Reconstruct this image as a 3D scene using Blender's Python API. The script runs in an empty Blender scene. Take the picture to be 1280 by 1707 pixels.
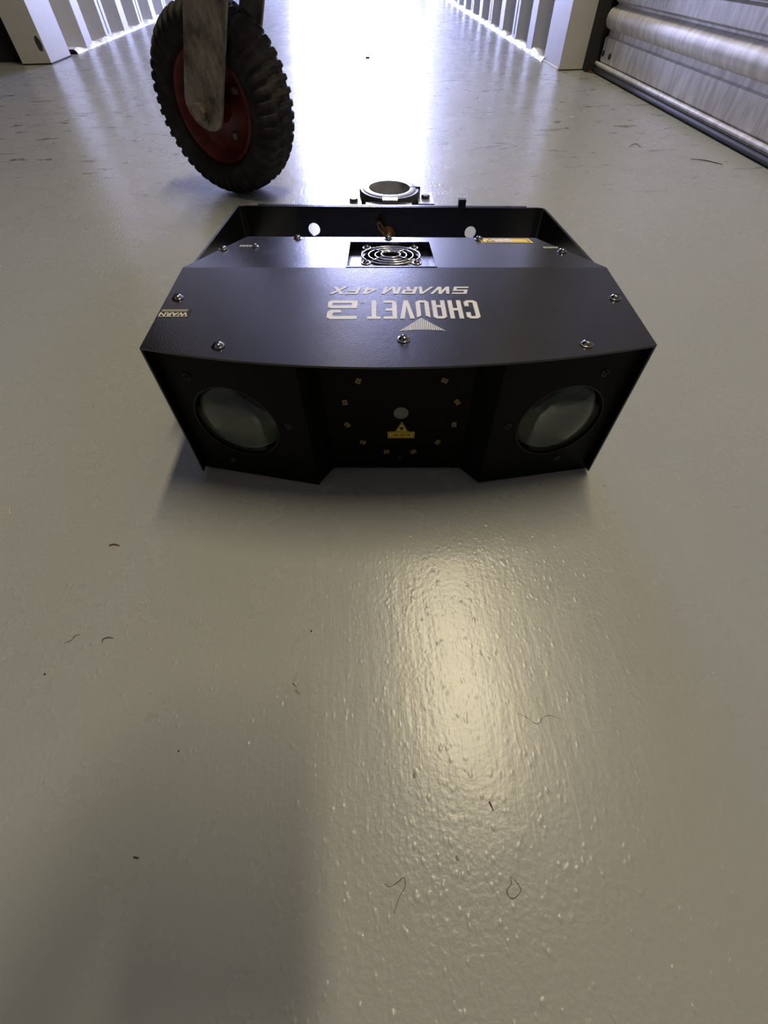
import bpy, bmesh, math, random
from mathutils import Vector, Matrix, Quaternion
from mathutils.noise import noise as pnoise
random.seed(7)
SC = bpy.context.scene
COL = SC.collection

# ------------------------------------------------------------------ camera
F_PX = 717.54
r = Vector((0.99886313, -0.0452458, -0.01500888))
u = Vector((0.04518959, 0.79848678, 0.60031389))
w = Vector((0.01517728, 0.60030966, -0.79962364))
CAM_POS = Vector((0, 0, 0.27))
cd = bpy.data.cameras.new('camera')
cam = bpy.data.objects.new('camera', cd)
COL.objects.link(cam)
m = Matrix((r, u, -w)).transposed().to_4x4()
m.translation = CAM_POS
cam.matrix_world = m
cd.sensor_fit = 'HORIZONTAL'
cd.sensor_width = 36.0
cd.lens = 36.0 * F_PX / 1280.0
cd.clip_start = 0.005
cd.clip_end = 60
SC.camera = cam

# ------------------------------------------------------------------ view, world
SC.view_settings.view_transform = 'Standard'
SC.view_settings.look = 'None'
SC.view_settings.gamma = 1
SC.view_settings.use_curve_mapping = False
SC.view_settings.exposure = 0.0
wd = bpy.data.worlds.new('world')
SC.world = wd
wd.use_nodes = True
wd.node_tree.nodes['Background'].inputs[0].default_value = (0.62, 0.68, 1.0, 1)
wd.node_tree.nodes['Background'].inputs[1].default_value = 1.0

# ------------------------------------------------------------------ lights
DOOR_Y, DOOR_W, DOOR_H = 6.30, 1.12, 2.25


def area_light(name, loc, rot, sx, sy, watts, color):
    l = bpy.data.lights.new(name, 'AREA')
    l.shape = 'RECTANGLE'
    l.size, l.size_y = sx, sy
    l.energy = watts
    l.color = color
    o = bpy.data.objects.new(name, l)
    o.location = loc
    o.rotation_euler = rot
    COL.objects.link(o)
    return o


area_light('doorway_daylight', (0.0, DOOR_Y + 0.08, DOOR_H / 2), (math.radians(-90), 0, 0), DOOR_W, DOOR_H, 235, (0.55, 0.58, 1.0))
WARM = (1.0, 0.86, 0.57)
STRIPS = [(0.46, 0.88, 1.36, 46), (-0.25, -2.4, 1.15, 3), (-0.25, 3.9, 1.15, 2)]   # x, y, length, watts
for sx_, sy_, ln_, wt_ in STRIPS:
    area_light('ceiling_strip_light', (sx_, sy_, 2.535), (0, 0, 0), 0.13, ln_, wt_, WARM)


# ------------------------------------------------------------------ material helpers
class NT:
    def __init__(s, name):
        s.m = bpy.data.materials.new(name)
        s.m.use_nodes = True
        s.t = s.m.node_tree
        s.b = s.t.nodes['Principled BSDF']
        s.tc = None

    def n(s, typ, **kw):
        nd = s.t.nodes.new(typ)
        for k, v in kw.items():
            setattr(nd, k, v)
        return nd

    def l(s, a, b):
        s.t.links.new(a, b)

    def coord(s, scale=(1, 1, 1), which='Object'):
        if s.tc is None:
            s.tc = s.n('ShaderNodeTexCoord')
        mp = s.n('ShaderNodeMapping')
        mp.inputs['Scale'].default_value = scale
        s.l(s.tc.outputs[which], mp.inputs['Vector'])
        return mp.outputs['Vector']

    def noise(s, scale, detail=3, rough=0.5, vec=None, sc=(1, 1, 1), dist=0):
        nd = s.n('ShaderNodeTexNoise')
        nd.inputs['Scale'].default_value = scale
        nd.inputs['Detail'].default_value = detail
        nd.inputs['Roughness'].default_value = rough
        nd.inputs['Distortion'].default_value = dist
        s.l(vec if vec is not None else s.coord(sc), nd.inputs['Vector'])
        return nd.outputs['Fac']

    def ramp(s, fac, stops, interp='LINEAR'):
        nd = s.n('ShaderNodeValToRGB')
        nd.color_ramp.interpolation = interp
        el = nd.color_ramp.elements
        while len(el) > 1:
            el.remove(el[-1])
        el[0].position = stops[0][0]
        el[0].color = tuple(stops[0][1]) + (1,) if len(stops[0][1]) == 3 else stops[0][1]
        for p, c in stops[1:]:
            e = el.new(p)
            e.color = tuple(c) + (1,)
        s.l(fac, nd.inputs['Fac'])
        return nd.outputs['Color']

    def math(s, op, a, b=None, clamp=False):
        nd = s.n('ShaderNodeMath', operation=op, use_clamp=clamp)
        for i, v in enumerate((a, b)):
            if v is None:
                continue
            if isinstance(v, (int, float)):
                nd.inputs[i].default_value = v
            else:
                s.l(v, nd.inputs[i])
        return nd.outputs[0]

    def mix(s, fac, a, b):
        nd = s.n('ShaderNodeMix', data_type='RGBA')
        if isinstance(fac, (int, float)):
            nd.inputs[0].default_value = fac
        else:
            s.l(fac, nd.inputs[0])
        for i, v in ((6, a), (7, b)):
            if isinstance(v, tuple):
                nd.inputs[i].default_value = v + (1,) if len(v) == 3 else v
            else:
                s.l(v, nd.inputs[i])
        return nd.outputs[2]

    def bump(s, h, strength, dist, prev=None):
        nd = s.n('ShaderNodeBump')
        nd.inputs['Strength'].default_value = strength
        nd.inputs['Distance'].default_value = dist
        s.l(h, nd.inputs['Height'])
        if prev is not None:
            s.l(prev, nd.inputs['Normal'])
        return nd.outputs['Normal']

    def set(s, **kw):
        names = dict(color='Base Color', rough='Roughness', metal='Metallic', ior='IOR', trans='Transmission Weight',
                     spec='Specular IOR Level', coat='Coat Weight', coatr='Coat Roughness', normal='Normal')
        for k, v in kw.items():
            i = s.b.inputs[names[k]]
            if isinstance(v, (int, float)):
                i.default_value = v
            elif isinstance(v, tuple):
                i.default_value = v + (1,)
            else:
                s.l(v, i)
        return s.m


MAT = {}


def simple(name, color, rough=0.5, metal=0.0, bump=None, spec=0.5, var=0.15, **kw):
    t = NT(name)
    nf = t.noise((bump or (300,))[0] * 0.3, 3)
    c0 = tuple(c * (1 - var) for c in color)
    c1 = tuple(min(1, c * (1 + var)) for c in color)
    t.set(color=t.ramp(nf, [(0.3, c0), (0.7, c1)]), rough=rough, metal=metal, spec=spec, **kw)
    if bump:
        t.set(normal=t.bump(t.noise(bump[0], 2), bump[1], bump[2]))
    MAT[name] = t.m
    return t.m


# floor paint
t = NT('floor_paint')
obj_v = t.coord((1, 1, 1))
big = t.noise(1.3, 4, 0.55)
fine = t.noise(9, 5, 0.6)
col = t.mix(t.ramp(big, [(0.35, (0, 0, 0)), (0.7, (1, 1, 1))]), (0.285, 0.296, 0.300), (0.322, 0.332, 0.336))
scuff = t.ramp(t.noise(5, 5, 0.7, sc=(1, 1, 1), dist=1.6), [(0.50, (0, 0, 0)), (0.505, (1, 1, 1)), (0.53, (0, 0, 0))])
col = t.mix(t.math('MULTIPLY', scuff, 0.018), col, (0.5, 0.49, 0.47))
# small dark nicks and cracks in the older paint farther down the corridor
nickn = t.noise(24, 5, 0.7, sc=(0.6, 1.5, 1), dist=0.5)
nick = t.ramp(nickn, [(0.612, (0, 0, 0)), (0.625, (1, 1, 1))])
sep = t.n('ShaderNodeSeparateXYZ')
t.l(obj_v, sep.inputs[0])
farm = t.n('ShaderNodeMapRange')
t.l(sep.outputs['Y'], farm.inputs['Value'])
farm.inputs['From Min'].default_value = 0.75
farm.inputs['From Max'].default_value = 1.3
nick = t.math('MULTIPLY', nick, farm.outputs[0])
col = t.mix(nick, col, (0.05, 0.05, 0.055))
speck = t.n('ShaderNodeTexVoronoi', feature='F1')
speck.inputs['Scale'].default_value = 45
t.l(obj_v, speck.inputs['Vector'])
spk = t.ramp(speck.outputs['Distance'], [(0.035, (1, 1, 1)), (0.05, (0, 0, 0))])
spm = t.ramp(t.noise(30, 0), [(0.60, (0, 0, 0)), (0.62, (1, 1, 1))])
spk = t.math('MULTIPLY', spk, spm)
col = t.mix(t.math('MULTIPLY', spk, 0.6), col, (0.08, 0.07, 0.05))
orange = t.noise(330, 2, 0.5)
streak = t.noise(120, 3, 0.6, sc=(1.6, 0.22, 1))
vor = t.n('ShaderNodeTexVoronoi', feature='SMOOTH_F1')
vor.inputs['Scale'].default_value = 260
vor.inputs['Smoothness'].default_value = 0.6
t.l(t.coord((1.15, 0.75, 1)), vor.inputs['Vector'])
lump = t.math('MULTIPLY', t.ramp(vor.outputs['Distance'], [(0.05, (1, 1, 1)), (0.42, (0, 0, 0))], 'EASE'), t.ramp(t.noise(110, 1), [(0.42, (0, 0, 0)), (0.66, (1, 1, 1))]))
wave = t.noise(14, 2, 0.5)
mask = t.ramp(t.noise(3.2, 2), [(0.40, (0.25, 0.25, 0.25)), (0.62, (1, 1, 1))])
n1 = t.bump(wave, 0.5, 0.0012)
n2 = t.bump(streak, 0.3, 0.0005, n1)
n3 = t.bump(t.math('MULTIPLY', orange, mask), 0.6, 0.0005, n2)
n4 = t.bump(t.math('MULTIPLY', lump, mask), 0.62, 0.0005, n3)
n5 = t.bump(t.math('MULTIPLY', nick, -1), 0.6, 0.001, n4)
t.set(color=col, rough=t.math('ADD', 0.235, t.math('MULTIPLY', fine, 0.08)), normal=n5, spec=0.5)
MAT['floor'] = t.m

simple('wall_white', (0.44, 0.44, 0.43), 0.42, bump=(60, 0.1, 0.001), var=0.04)
simple('seal_white', (0.82, 0.82, 0.82), 0.45, bump=(90, 0.5, 0.003), var=0.06)
simple('unit_shade_black', (0.008, 0.008, 0.008), 0.7, bump=(30, 0.2, 0.002))  # near-black stands for the unlit inside of the open unit
simple('ceiling_paint', (0.30, 0.29, 0.28), 0.8, bump=(40, 0.2, 0.002))
simple('rubber', (0.022, 0.022, 0.024), 0.45, bump=(300, 0.2, 0.0005))
simple('gap_black', (0.01, 0.01, 0.01), 0.8)
simple('smudge', (0.03, 0.03, 0.03), 0.8)
simple('rust_dirt', (0.12, 0.06, 0.03), 0.9, bump=(200, 0.8, 0.004), var=0.5)

t = NT('galvanised')
g1 = t.noise(9, 6, 0.7, sc=(1, 1, 1))
g2 = t.noise(26, 5, 0.6, sc=(1, 2.0, 0.5))
c = t.mix(t.ramp(g1, [(0.35, (0, 0, 0)), (0.7, (1, 1, 1))]), (0.74, 0.73, 0.72), (0.86, 0.86, 0.87))
c = t.mix(t.ramp(g2, [(0.40, (1, 1, 1)), (0.60, (0, 0, 0))]), c, (0.58, 0.56, 0.54))
t.set(color=c, metal=0.35, rough=t.math('ADD', 0.28, t.math('MULTIPLY', g2, 0.22)), normal=t.bump(g2, 0.12, 0.001))
MAT['galvanised'] = t.m

# powder-coated sheet of the effect light
t = NT('black_powder_coat')
pn = t.noise(900, 2, 0.6)
t.set(color=(0.005, 0.005, 0.006), rough=t.math('ADD', 0.20, t.math('MULTIPLY', t.noise(40, 3), 0.08)), spec=0.85,
      normal=t.bump(pn, 0.35, 0.00022))
MAT['coat'] = t.m
t = NT('black_powder_coat_face')
t.set(color=(0.0025, 0.0025, 0.0025), rough=t.math('ADD', 0.42, t.math('MULTIPLY', t.noise(40, 3), 0.1)), spec=0.12,
      normal=t.bump(t.noise(800, 2), 0.3, 0.0002))
MAT['face'] = t.m
simple('black_plastic', (0.012, 0.012, 0.012), 0.4, bump=(600, 0.1, 0.0003))
simple('inner_black', (0.004, 0.004, 0.004), 0.8)
simple('steel_screw', (0.30, 0.29, 0.28), 0.16, metal=1.0, var=0.05)
simple('fan_wire', (0.55, 0.55, 0.56), 0.2, metal=1.0, var=0.05)
simple('bronze', (0.22, 0.13, 0.075), 0.35, metal=0.9)
simple('clamp_metal', (0.46, 0.46, 0.48), 0.35, metal=0.75, bump=(300, 0.1, 0.0005))
simple('clamp_body', (0.03, 0.03, 0.032), 0.33, bump=(300, 0.1, 0.0003))
simple('print_grey', (0.62, 0.61, 0.58), 0.5, var=0.05)
simple('label_yellow', (0.80, 0.58, 0.03), 0.45, var=0.05)
simple('label_pink', (0.72, 0.60, 0.48), 0.5, var=0.3, bump=(900, 0.05, 0.0001))
simple('label_black', (0.01, 0.01, 0.01), 0.5)
simple('label_cream', (0.72, 0.68, 0.55), 0.5, var=0.06)
simple('led_yellow', (0.30, 0.21, 0.06), 0.4, var=0.2)
simple('led_dot', (0.16, 0.11, 0.03), 0.5)
simple('dark_screw', (0.06, 0.06, 0.06), 0.22, metal=0.9)
simple('window_frosted', (0.20, 0.18, 0.18), 0.35, var=0.05)
simple('reflector', (0.12, 0.15, 0.13), 0.3, metal=0.3, var=0.2)
simple('lens_back', (0.012, 0.017, 0.013), 0.55, var=0.2)
t = NT('lens_glass')
t.set(color=(0.86, 0.93, 0.88), rough=0.03, ior=1.5, trans=1.0)
t.n('ShaderNodeTexNoise')
MAT['glass'] = t.m

# trolley wheel
t = NT('dusty_tyre')
d = t.noise(40, 5, 0.65)
t.set(color=t.ramp(d, [(0.42, (0.007, 0.007, 0.008)), (0.75, (0.034, 0.029, 0.025))]), rough=0.75, spec=0.3,
      normal=t.bump(t.noise(260, 3), 0.3, 0.0008))
MAT['tyre'] = t.m
t = NT('red_rim_paint')
t.set(color=t.ramp(t.noise(50, 4, 0.6), [(0.35, (0.045, 0.006, 0.006)), (0.75, (0.20, 0.014, 0.016))]), rough=0.45,
      normal=t.bump(t.noise(150, 3), 0.2, 0.0006))
MAT['rim'] = t.m
t = NT('weathered_steel')
a = t.noise(34, 6, 0.72, sc=(1, 1, 0.55))
b2 = t.noise(150, 4, 0.6, sc=(1, 1, 0.4))
c = t.ramp(a, [(0.36, (0.07, 0.058, 0.045)), (0.5, (0.24, 0.21, 0.17)), (0.66, (0.36, 0.33, 0.28))])
c = t.mix(t.ramp(b2, [(0.45, (0, 0, 0)), (0.66, (0.6, 0.6, 0.6))]), c, (0.16, 0.13, 0.10))
t.set(color=c, rough=0.6, metal=0.25, normal=t.bump(b2, 0.4, 0.0007))
MAT['fork'] = t.m
simple('dry_straw', (0.62, 0.50, 0.22), 0.7)
simple('dark_fibre', (0.05, 0.04, 0.035), 0.8)
simple('brown_leaf', (0.20, 0.11, 0.04), 0.7, var=0.4)
simple('grey_flake', (0.33, 0.32, 0.28), 0.4, bump=(400, 0.3, 0.0006))
simple('white_crumb', (0.75, 0.73, 0.68), 0.6)


# ------------------------------------------------------------------ object helpers
def link(name, bm, mats, parent=None, smooth=False, auto=None):
    me = bpy.data.meshes.new(name)
    bmesh.ops.recalc_face_normals(bm, faces=bm.faces)
    bm.to_mesh(me)
    bm.free()
    if not isinstance(mats, (list, tuple)):
        mats = [mats]
    for k in mats:
        me.materials.append(MAT[k])
    if smooth:
        for p in me.polygons:
            p.use_smooth = True
        if auto:
            me.set_sharp_from_angle(angle=math.radians(auto))
    o = bpy.data.objects.new(name, me)
    COL.objects.link(o)
    if parent is not None:
        o.parent = parent
    return o


def struct(name, bm, mats, **kw):
    o = link(name, bm, mats, **kw)
    o['kind'] = 'structure'
    return o


def tag(o, label, cat, group=None):
    o['label'] = label
    o['category'] = cat
    if group:
        o['group'] = group
    return o


def empty(name, loc, rz=0):
    o = bpy.data.objects.new(name, None)
    o.empty_display_size = 0.05
    o.location = loc
    o.rotation_euler = (0, 0, rz)
    COL.objects.link(o)
    return o


def box(bm, x0, x1, y0, y1, z0, z1, T=None, mi=0):
    vs = [bm.verts.new((x, y, z)) for z in (z0, z1) for y in (y0, y1) for x in (x0, x1)]
    fs = []
    for q in ((0, 1, 3, 2), (4, 6, 7, 5), (0, 4, 5, 1), (2, 3, 7, 6), (0, 2, 6, 4), (1, 5, 7, 3)):
        f = bm.faces.new([vs[i] for i in q])
        f.material_index = mi
        fs.append(f)
    if T is not None:
        for v in vs:
            v.co = T @ v.co
    return vs


def lathe(bm, prof, n=32, T=None, mi=0, closed=False):
    """prof: list of (radius, height) revolved about local z"""
    rings = []
    for rr, h in prof:
        if rr < 1e-7:
            rings.append([bm.verts.new((0, 0, h))])
        else:
            rings.append([bm.verts.new((rr * math.cos(2 * math.pi * i / n), rr * math.sin(2 * math.pi * i / n), h)) for i in range(n)])
    pairs = list(zip(rings, rings[1:]))
    if closed:
        pairs.append((rings[-1], rings[0]))
    for A, B in pairs:
        for i in range(n):
            j = (i + 1) % n
            if len(A) == 1 and len(B) == 1:
                continue
            if len(A) == 1:
                f = bm.faces.new((A[0], B[i], B[j]))
            elif len(B) == 1:
                f = bm.faces.new((A[i], B[0], A[j]))
            else:
                f = bm.faces.new((A[i], B[i], B[j], A[j]))
            f.material_index = mi
    if T is not None:
        for R_ in rings:
            for v in R_:
                v.co = T @ v.co


def tube(bm, pts, rad, n=8, closed=False, mi=0):
    pts = [Vector(p) for p in pts]
    N = len(pts)
    rings = []
    up = Vector((0, 0, 1))
    for i, p in enumerate(pts):
        a = pts[(i - 1) % N] if (closed or i > 0) else p
        b = pts[(i + 1) % N] if (closed or i < N - 1) else p
        d = (b - a).normalized()
        s = d.cross(up)
        if s.length < 1e-3:
            s = d.cross(Vector((1, 0, 0)))
        s.normalize()
        q = s.cross(d)
        rr = rad[i] if isinstance(rad, (list, tuple)) else rad
        rings.append([bm.verts.new(p + rr * (math.cos(2 * math.pi * k / n) * s + math.sin(2 * math.pi * k / n) * q)) for k in range(n)])
    rng = range(N) if closed else range(N - 1)
    for i in rng:
        A, B = rings[i], rings[(i + 1) % N]
        for k in range(n):
            f = bm.faces.new((A[k], A[(k + 1) % n], B[(k + 1) % n], B[k]))
            f.material_index = mi
    if not closed:
        bm.faces.new(rings[0][::-1]).material_index = mi
        bm.faces.new(rings[-1]).material_index = mi


def slab(bm, outer, holes, th, T, mi=0):
    """flat plate: outline + holes in (u,v), thickness th below the plane, T maps (u,v,n)"""
    loops = [outer] + list(holes)
    tmp = bmesh.new()
    tv = []
    for lp in loops:
        vs = [tmp.verts.new((x, y, 0)) for x, y in lp]
        tv.append(vs)
        for i in range(len(vs)):
            tmp.edges.new((vs[i], vs[(i + 1) % len(vs)]))
    tmp.verts.index_update()
    bmesh.ops.triangle_fill(tmp, use_beauty=True, use_dissolve=False, edges=tmp.edges[:])
    tmp.verts.index_update()
    tris = [[v.index for v in f.verts] for f in tmp.faces]
    co = [v.co.copy() for v in tmp.verts]
    tmp.free()
    top = [bm.verts.new(T @ Vector((c.x, c.y, 0))) for c in co]
    bot = [bm.verts.new(T @ Vector((c.x, c.y, -th))) for c in co]
    for q in tris:
        bm.faces.new([top[i] for i in q]).material_index = mi
        bm.faces.new([bot[i] for i in reversed(q)]).material_index = mi
    k = 0
    for lp in loops:
        n = len(lp)
        for i in range(n):
            a, b = k + i, k + (i + 1) % n
            bm.faces.new((top[a], top[b], bot[b], bot[a])).material_index = mi
        k += n


def circle(cx, cy, rad, n=32):
    return [(cx + rad * math.cos(2 * math.pi * i / n), cy + rad * math.sin(2 * math.pi * i / n)) for i in range(n)]


def frame(o, ux, vy):
    """matrix from origin and two in-plane axes"""
    ux = Vector(ux).normalized()
    n = ux.cross(Vector(vy)).normalized()
    vy = n.cross(ux)
    M = Matrix((ux, vy, n)).transposed().to_4x4()
    M.translation = Vector(o)
    return M


# ================================================================== the setting
XL, XR = -1.165, 0.66
NEAR, CEIL = -4.0, 2.6
bm = bmesh.new()
box(bm, -4.2, 2.4, NEAR - 0.1, 9.0, -0.08, 0)
struct('floor', bm, 'floor')
bm = bmesh.new()
box(bm, -4.2, 2.4, NEAR - 0.1, 9.0, CEIL, CEIL + 0.08)
struct('ceiling', bm, 'ceiling_paint')


RIB = 0.045


def rib_profile(y0, y1):
    """(y, inward offset) : long slope facing the camera, short slope facing the daylight"""
    pts = [(y0, RIB)]
    y = y0
    while y < y1:
        pts += [(y + 0.02, 0.0), (y + 0.075, 0.0), (y + 0.185, RIB)]
        y += 0.26
        pts.append((y, RIB))
    return pts


def liner(name, xw, side, y0, y1):
    bm = bmesh.new()
    pr = rib_profile(y0, y1)
    back = xw + side * 0.09
    A = [[bm.verts.new((xw + side * (RIB - o), y, z)) for z in (0, CEIL)] for y, o in pr]
    for a, b in zip(A, A[1:]):
        bm.faces.new((a[0], b[0], b[1], a[1]))
    B = [[bm.verts.new((back, y, z)) for z in (0, CEIL)] for y in (pr[0][0], pr[-1][0])]
    bm.faces.new((B[0][0], B[1][0], B[1][1], B[0][1]))
    bm.faces.new((A[0][0], A[0][1], B[0][1], B[0][0]))
    bm.faces.new((A[-1][0], A[-1][1], B[-1][1], B[-1][0]))
    return struct(name, bm, 'wall_white')


wl = liner('wall_left', XL, -1, 2.60, 6.4)
wr = liner('wall_right', XR, 1, 2.17, 6.4)
# corner posts at the near ends of the corrugated walls
bm = bmesh.new()
box(bm, XL - 0.108, XL, 2.412, 2.60, 0.004, CEIL)
o = struct('trim_1', bm, 'wall_white')
bm = bmesh.new()
box(bm, XR, XR + 0.078, 1.985, 2.17, 0.003, CEIL)
o = struct('trim_2', bm, 'wall_white')


# ragged white sealant along the foot of the liner walls
def seal(name, xw, side, y0, y1):
    bm = bmesh.new()
    n = int((y1 - y0) / 0.012)
    rows = []
    for i in range(n):
        y = y0 + (y1 - y0) * i / (n - 1)
        ww = 0.004 + 0.009 * (pnoise(Vector((y * 13, side * 7, 0))) + 0.3) + 0.003 * random.random()
        hh = 0.008 + 0.010 * (pnoise(Vector((y * 11, side * 3, 5))) + 0.3) + 0.003 * random.random()
        ww = max(ww, 0.006)
        hh = max(hh, 0.006)
        base = xw + side * 0.05
        rows.append([bm.verts.new(p) for p in ((base, y, 0), (xw - side * ww, y, 0), (xw - side * ww * 0.55, y, hh * 0.45), (xw + side * 0.004, y, hh), (base, y, hh * 1.1))])
    for a, b in zip(rows, rows[1:]):
        for k in range(4):
            bm.faces.new((a[k], b[k], b[k + 1], a[k + 1]))
    return struct(name, bm, 'seal_white')


seal('baseboard_left', XL, -1, 2.66, 6.3)
seal('baseboard_right', XR, 1, 2.16, 6.3)
bm = bmesh.new()
box(bm, XR - 0.006, XR + 0.004, 1.99, 2.18, 0, 0.006)
struct('trim_3', bm, 'seal_white')
bm = bmesh.new()
box(bm, XL - 0.106, XL - 0.002, 2.418, 2.59, 0, 0.004)
struct('trim_4', bm, 'gap_black')

# panel seams down the liner walls
bm = bmesh.new()
for y in [2.60 + 0.26 * k_ - 0.04 for k_ in (2, 4, 6, 8)]:
    box(bm, XL - 0.0005, XL + 0.0012, y, y + 0.005, 0.02, CEIL)
struct('trim_5', bm, 'smudge')
bm = bmesh.new()
for k in (2, 4, 6, 8):
    y = 2.17 + 0.26 * k - 0.04
    box(bm, XR - 0.0012, XR + 0.0005, y, y + 0.005, 0.02, CEIL)
struct('trim_6', bm, 'smudge')

# far wall with the bright open doorway
bm = bmesh.new()
box(bm, XL - 0.1, -DOOR_W / 2, DOOR_Y - 0.05, DOOR_Y + 0.05, 0, CEIL)
box(bm, DOOR_W / 2, XR + 0.1, DOOR_Y - 0.05, DOOR_Y + 0.05, 0, CEIL)
box(bm, -DOOR_W / 2, DOOR_W / 2, DOOR_Y - 0.05, DOOR_Y + 0.05, DOOR_H, CEIL)
struct('wall_far', bm, 'wall_white')
bm = bmesh.new()
box(bm, -4.2, 2.4, NEAR - 0.1, NEAR, 0, CEIL)
struct('wall_near', bm, 'ceiling_paint')


# roller shutter on the right
def shutter_profile():
    p = [(0.000, 0.012), (0.004, 0.024), (0.0, 0.030), (0.0, 0.078), (0.007, 0.081), (0.007, 0.093)]
    z = 0.094
    for k in range(26):
        for i in range(9):
            a = math.pi * i / 8
            p.append((0.006 - 0.019 * math.sin(a), z + 0.023 - 0.023 * math.cos(a)))
        p += [(0.010, z + 0.049), (0.010, z + 0.053), (0.0, z + 0.058), (0.0, z + 0.088), (0.010, z + 0.092), (0.010, z + 0.0945)]
        z += 0.0955
        if z > CEIL - 0.35:
            break
    p.append((0.0, z))
    p.append((0.0, CEIL))
    return p


XD = 0.768
bm = bmesh.new()
rows = []
pr = shutter_profile()
for y in (-0.75, 1.93):
    rows.append([bm.verts.new((XD + dx, y, z)) for dx, z in pr])
for k in range(len(pr) - 1):
    bm.faces.new((rows[0][k], rows[1][k], rows[1][k + 1], rows[0][k + 1]))
door = struct('door_1', bm, 'galvanised', smooth=True, auto=35)
bm = bmesh.new()
lathe(bm, [(0.0, 0), (0.0065, 0), (0.0065, 2.72), (0, 2.72)], 12, frame((XD - 0.0045, 1.95, 0.0070), (1, 0, 0), (0, 0, 1)))
o = link('rubber_seal', bm, 'rubber', door, smooth=True, auto=40)
bm = bmesh.new()
box(bm, XD - 0.003, XD + 0.01, -0.75, 1.945, 0.012, 0.0145)
tube(bm, [(XD - 0.003, -0.75, 0.0205), (XD - 0.003, 1.945, 0.0205)], 0.0052, 10)
link('bottom_rail', bm, 'galvanised', door, smooth=True, auto=40)
# bolt heads near the shutter's far end
for yy, zz in ((1.915, 0.045), (1.86, 0.044)):
    bm = bmesh.new()
    lathe(bm, [(0.007, 0), (0.006, 0.003), (0, 0.0035)], 14, frame((XD, yy, zz), (0, 1, 0), (0, 0, -1)))
    link('bolt_head', bm, 'smudge', door, smooth=True)
# dark guide channel between post and shutter
bm = bmesh.new()
box(bm, XR + 0.078, XD + 0.06, 1.945, 2.17, 0, CEIL)
struct('trim_7', bm, 'gap_black')
bm = bmesh.new()
for i in range(16):
    x = random.uniform(0.742, 0.770)
    y = random.uniform(1.92, 1.944)
    s = random.uniform(0.002, 0.005)
    box(bm, x, x + s, y, y + s, 0.0, s)
o = link('rust_crumbs', bm, 'rust_dirt')
tag(o, 'rusty brown dirt crumbs in corner beside roller shutter and post', 'dirt')
o['kind'] = 'stuff'
bm = bmesh.new()
box(bm, XD + 0.05, XD + 0.12, NEAR, -0.75, 0, CEIL)
box(bm, XD + 0.02, XD + 0.12, -0.80, 1.945, CEIL - 0.25, CEIL)
struct('wall_near_right', bm, 'wall_white')
bm = bmesh.new()
box(bm, XD + 0.025, XD + 0.06, -0.8, 1.95, 0, CEIL)
struct('wall_behind_shutter', bm, 'gap_black')

# open unit on the left, its shade put into the wall colour
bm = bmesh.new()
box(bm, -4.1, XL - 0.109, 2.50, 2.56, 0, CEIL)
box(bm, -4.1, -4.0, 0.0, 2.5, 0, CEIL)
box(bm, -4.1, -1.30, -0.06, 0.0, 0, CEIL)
struct('wall_dark_unit', bm, 'unit_shade_black')
bm = bmesh.new()
box(bm, -1.30, -1.22, NEAR, 0.0, 0, CEIL)
struct('wall_near_left', bm, 'wall_white')
# black scuff on the left post
bm = bmesh.new()
pts = []
for i in range(16):
    a = 2 * math.pi * i / 16
    rr = 1 + 0.25 * pnoise(Vector((math.cos(a) * 2, math.sin(a) * 2, 3)))
    pts.append((-0.016 + 0.010 * rr * math.cos(a), 0.055 + 0.020 * rr * math.sin(a)))
slab(bm, [(max(-0.03, min(x, -0.001)), z) for x, z in pts], [], 0.0005, frame((XL, 2.4115, 0), (1, 0, 0), (0, 0, 1)))
struct('trim_8', bm, 'smudge')

# ceiling fixtures
for sx_, sy_, ln_, wt_ in STRIPS:
    bm = bmesh.new()
    box(bm, sx_ - 0.08, sx_ + 0.08, sy_ - ln_ / 2 - 0.04, sy_ + ln_ / 2 + 0.04, 2.54, CEIL)
    o = link('ceiling_light', bm, 'wall_white')
    tag(o, {0.88: 'white strip light on ceiling above the roller shutter side', -2.4: 'white strip light on ceiling behind the camera',
            3.9: 'white strip light on ceiling between the corrugated walls'}[sy_], 'ceiling light')

# ================================================================== the effect light
ORI = Vector((0.0150, 0.2470, 0.0))
root = empty('stage_light', ORI, math.radians(-3.4))
tag(root, 'black metal stage effect light with two round lenses, lying on the painted floor', 'stage light')


def S(p):
    """slight skew of the bent sheet housing, millimetres to metres"""
    x, y, z = p
    return Vector(((x + 1.3 - 0.027 * y) / 1000, (y - 0.0002 * x * y) / 1000, z / 1000))


def dev(name, bm, mats, parent=root, **kw):
    for v in bm.verts:
        v.co = S(v.co)
    return link(name, bm, mats, parent, **kw)


HT = 118.0
FOLD = 102.0
REAR = 184.0
SL = Vector((0, REAR - FOLD, -10.0))
TOPM = frame((0, 0, HT), (1, 0, 0), (0, 1, 0))
SLM = frame((0, FOLD, HT), (1, 0, 0), SL)
SLEN = SL.length
arc = []
for i in range(25):
    x = -160 + 320 * i / 24
    arc.append((x, -5 - 21.5 * (1 - (x / 160) ** 2) ** 1.0 if abs(x) < 160 else -5))
bm = bmesh.new()
slab(bm, arc + [(162.5, FOLD), (-162.5, FOLD)], [], 1.4, TOPM)
slab(bm, [(-162.5, 0), (162.5, 0), (130, SLEN), (-130, SLEN)], [[(-35, 1.5), (-35, 67), (34, 67), (34, 1.5)]], 1.4, SLM)
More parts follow.
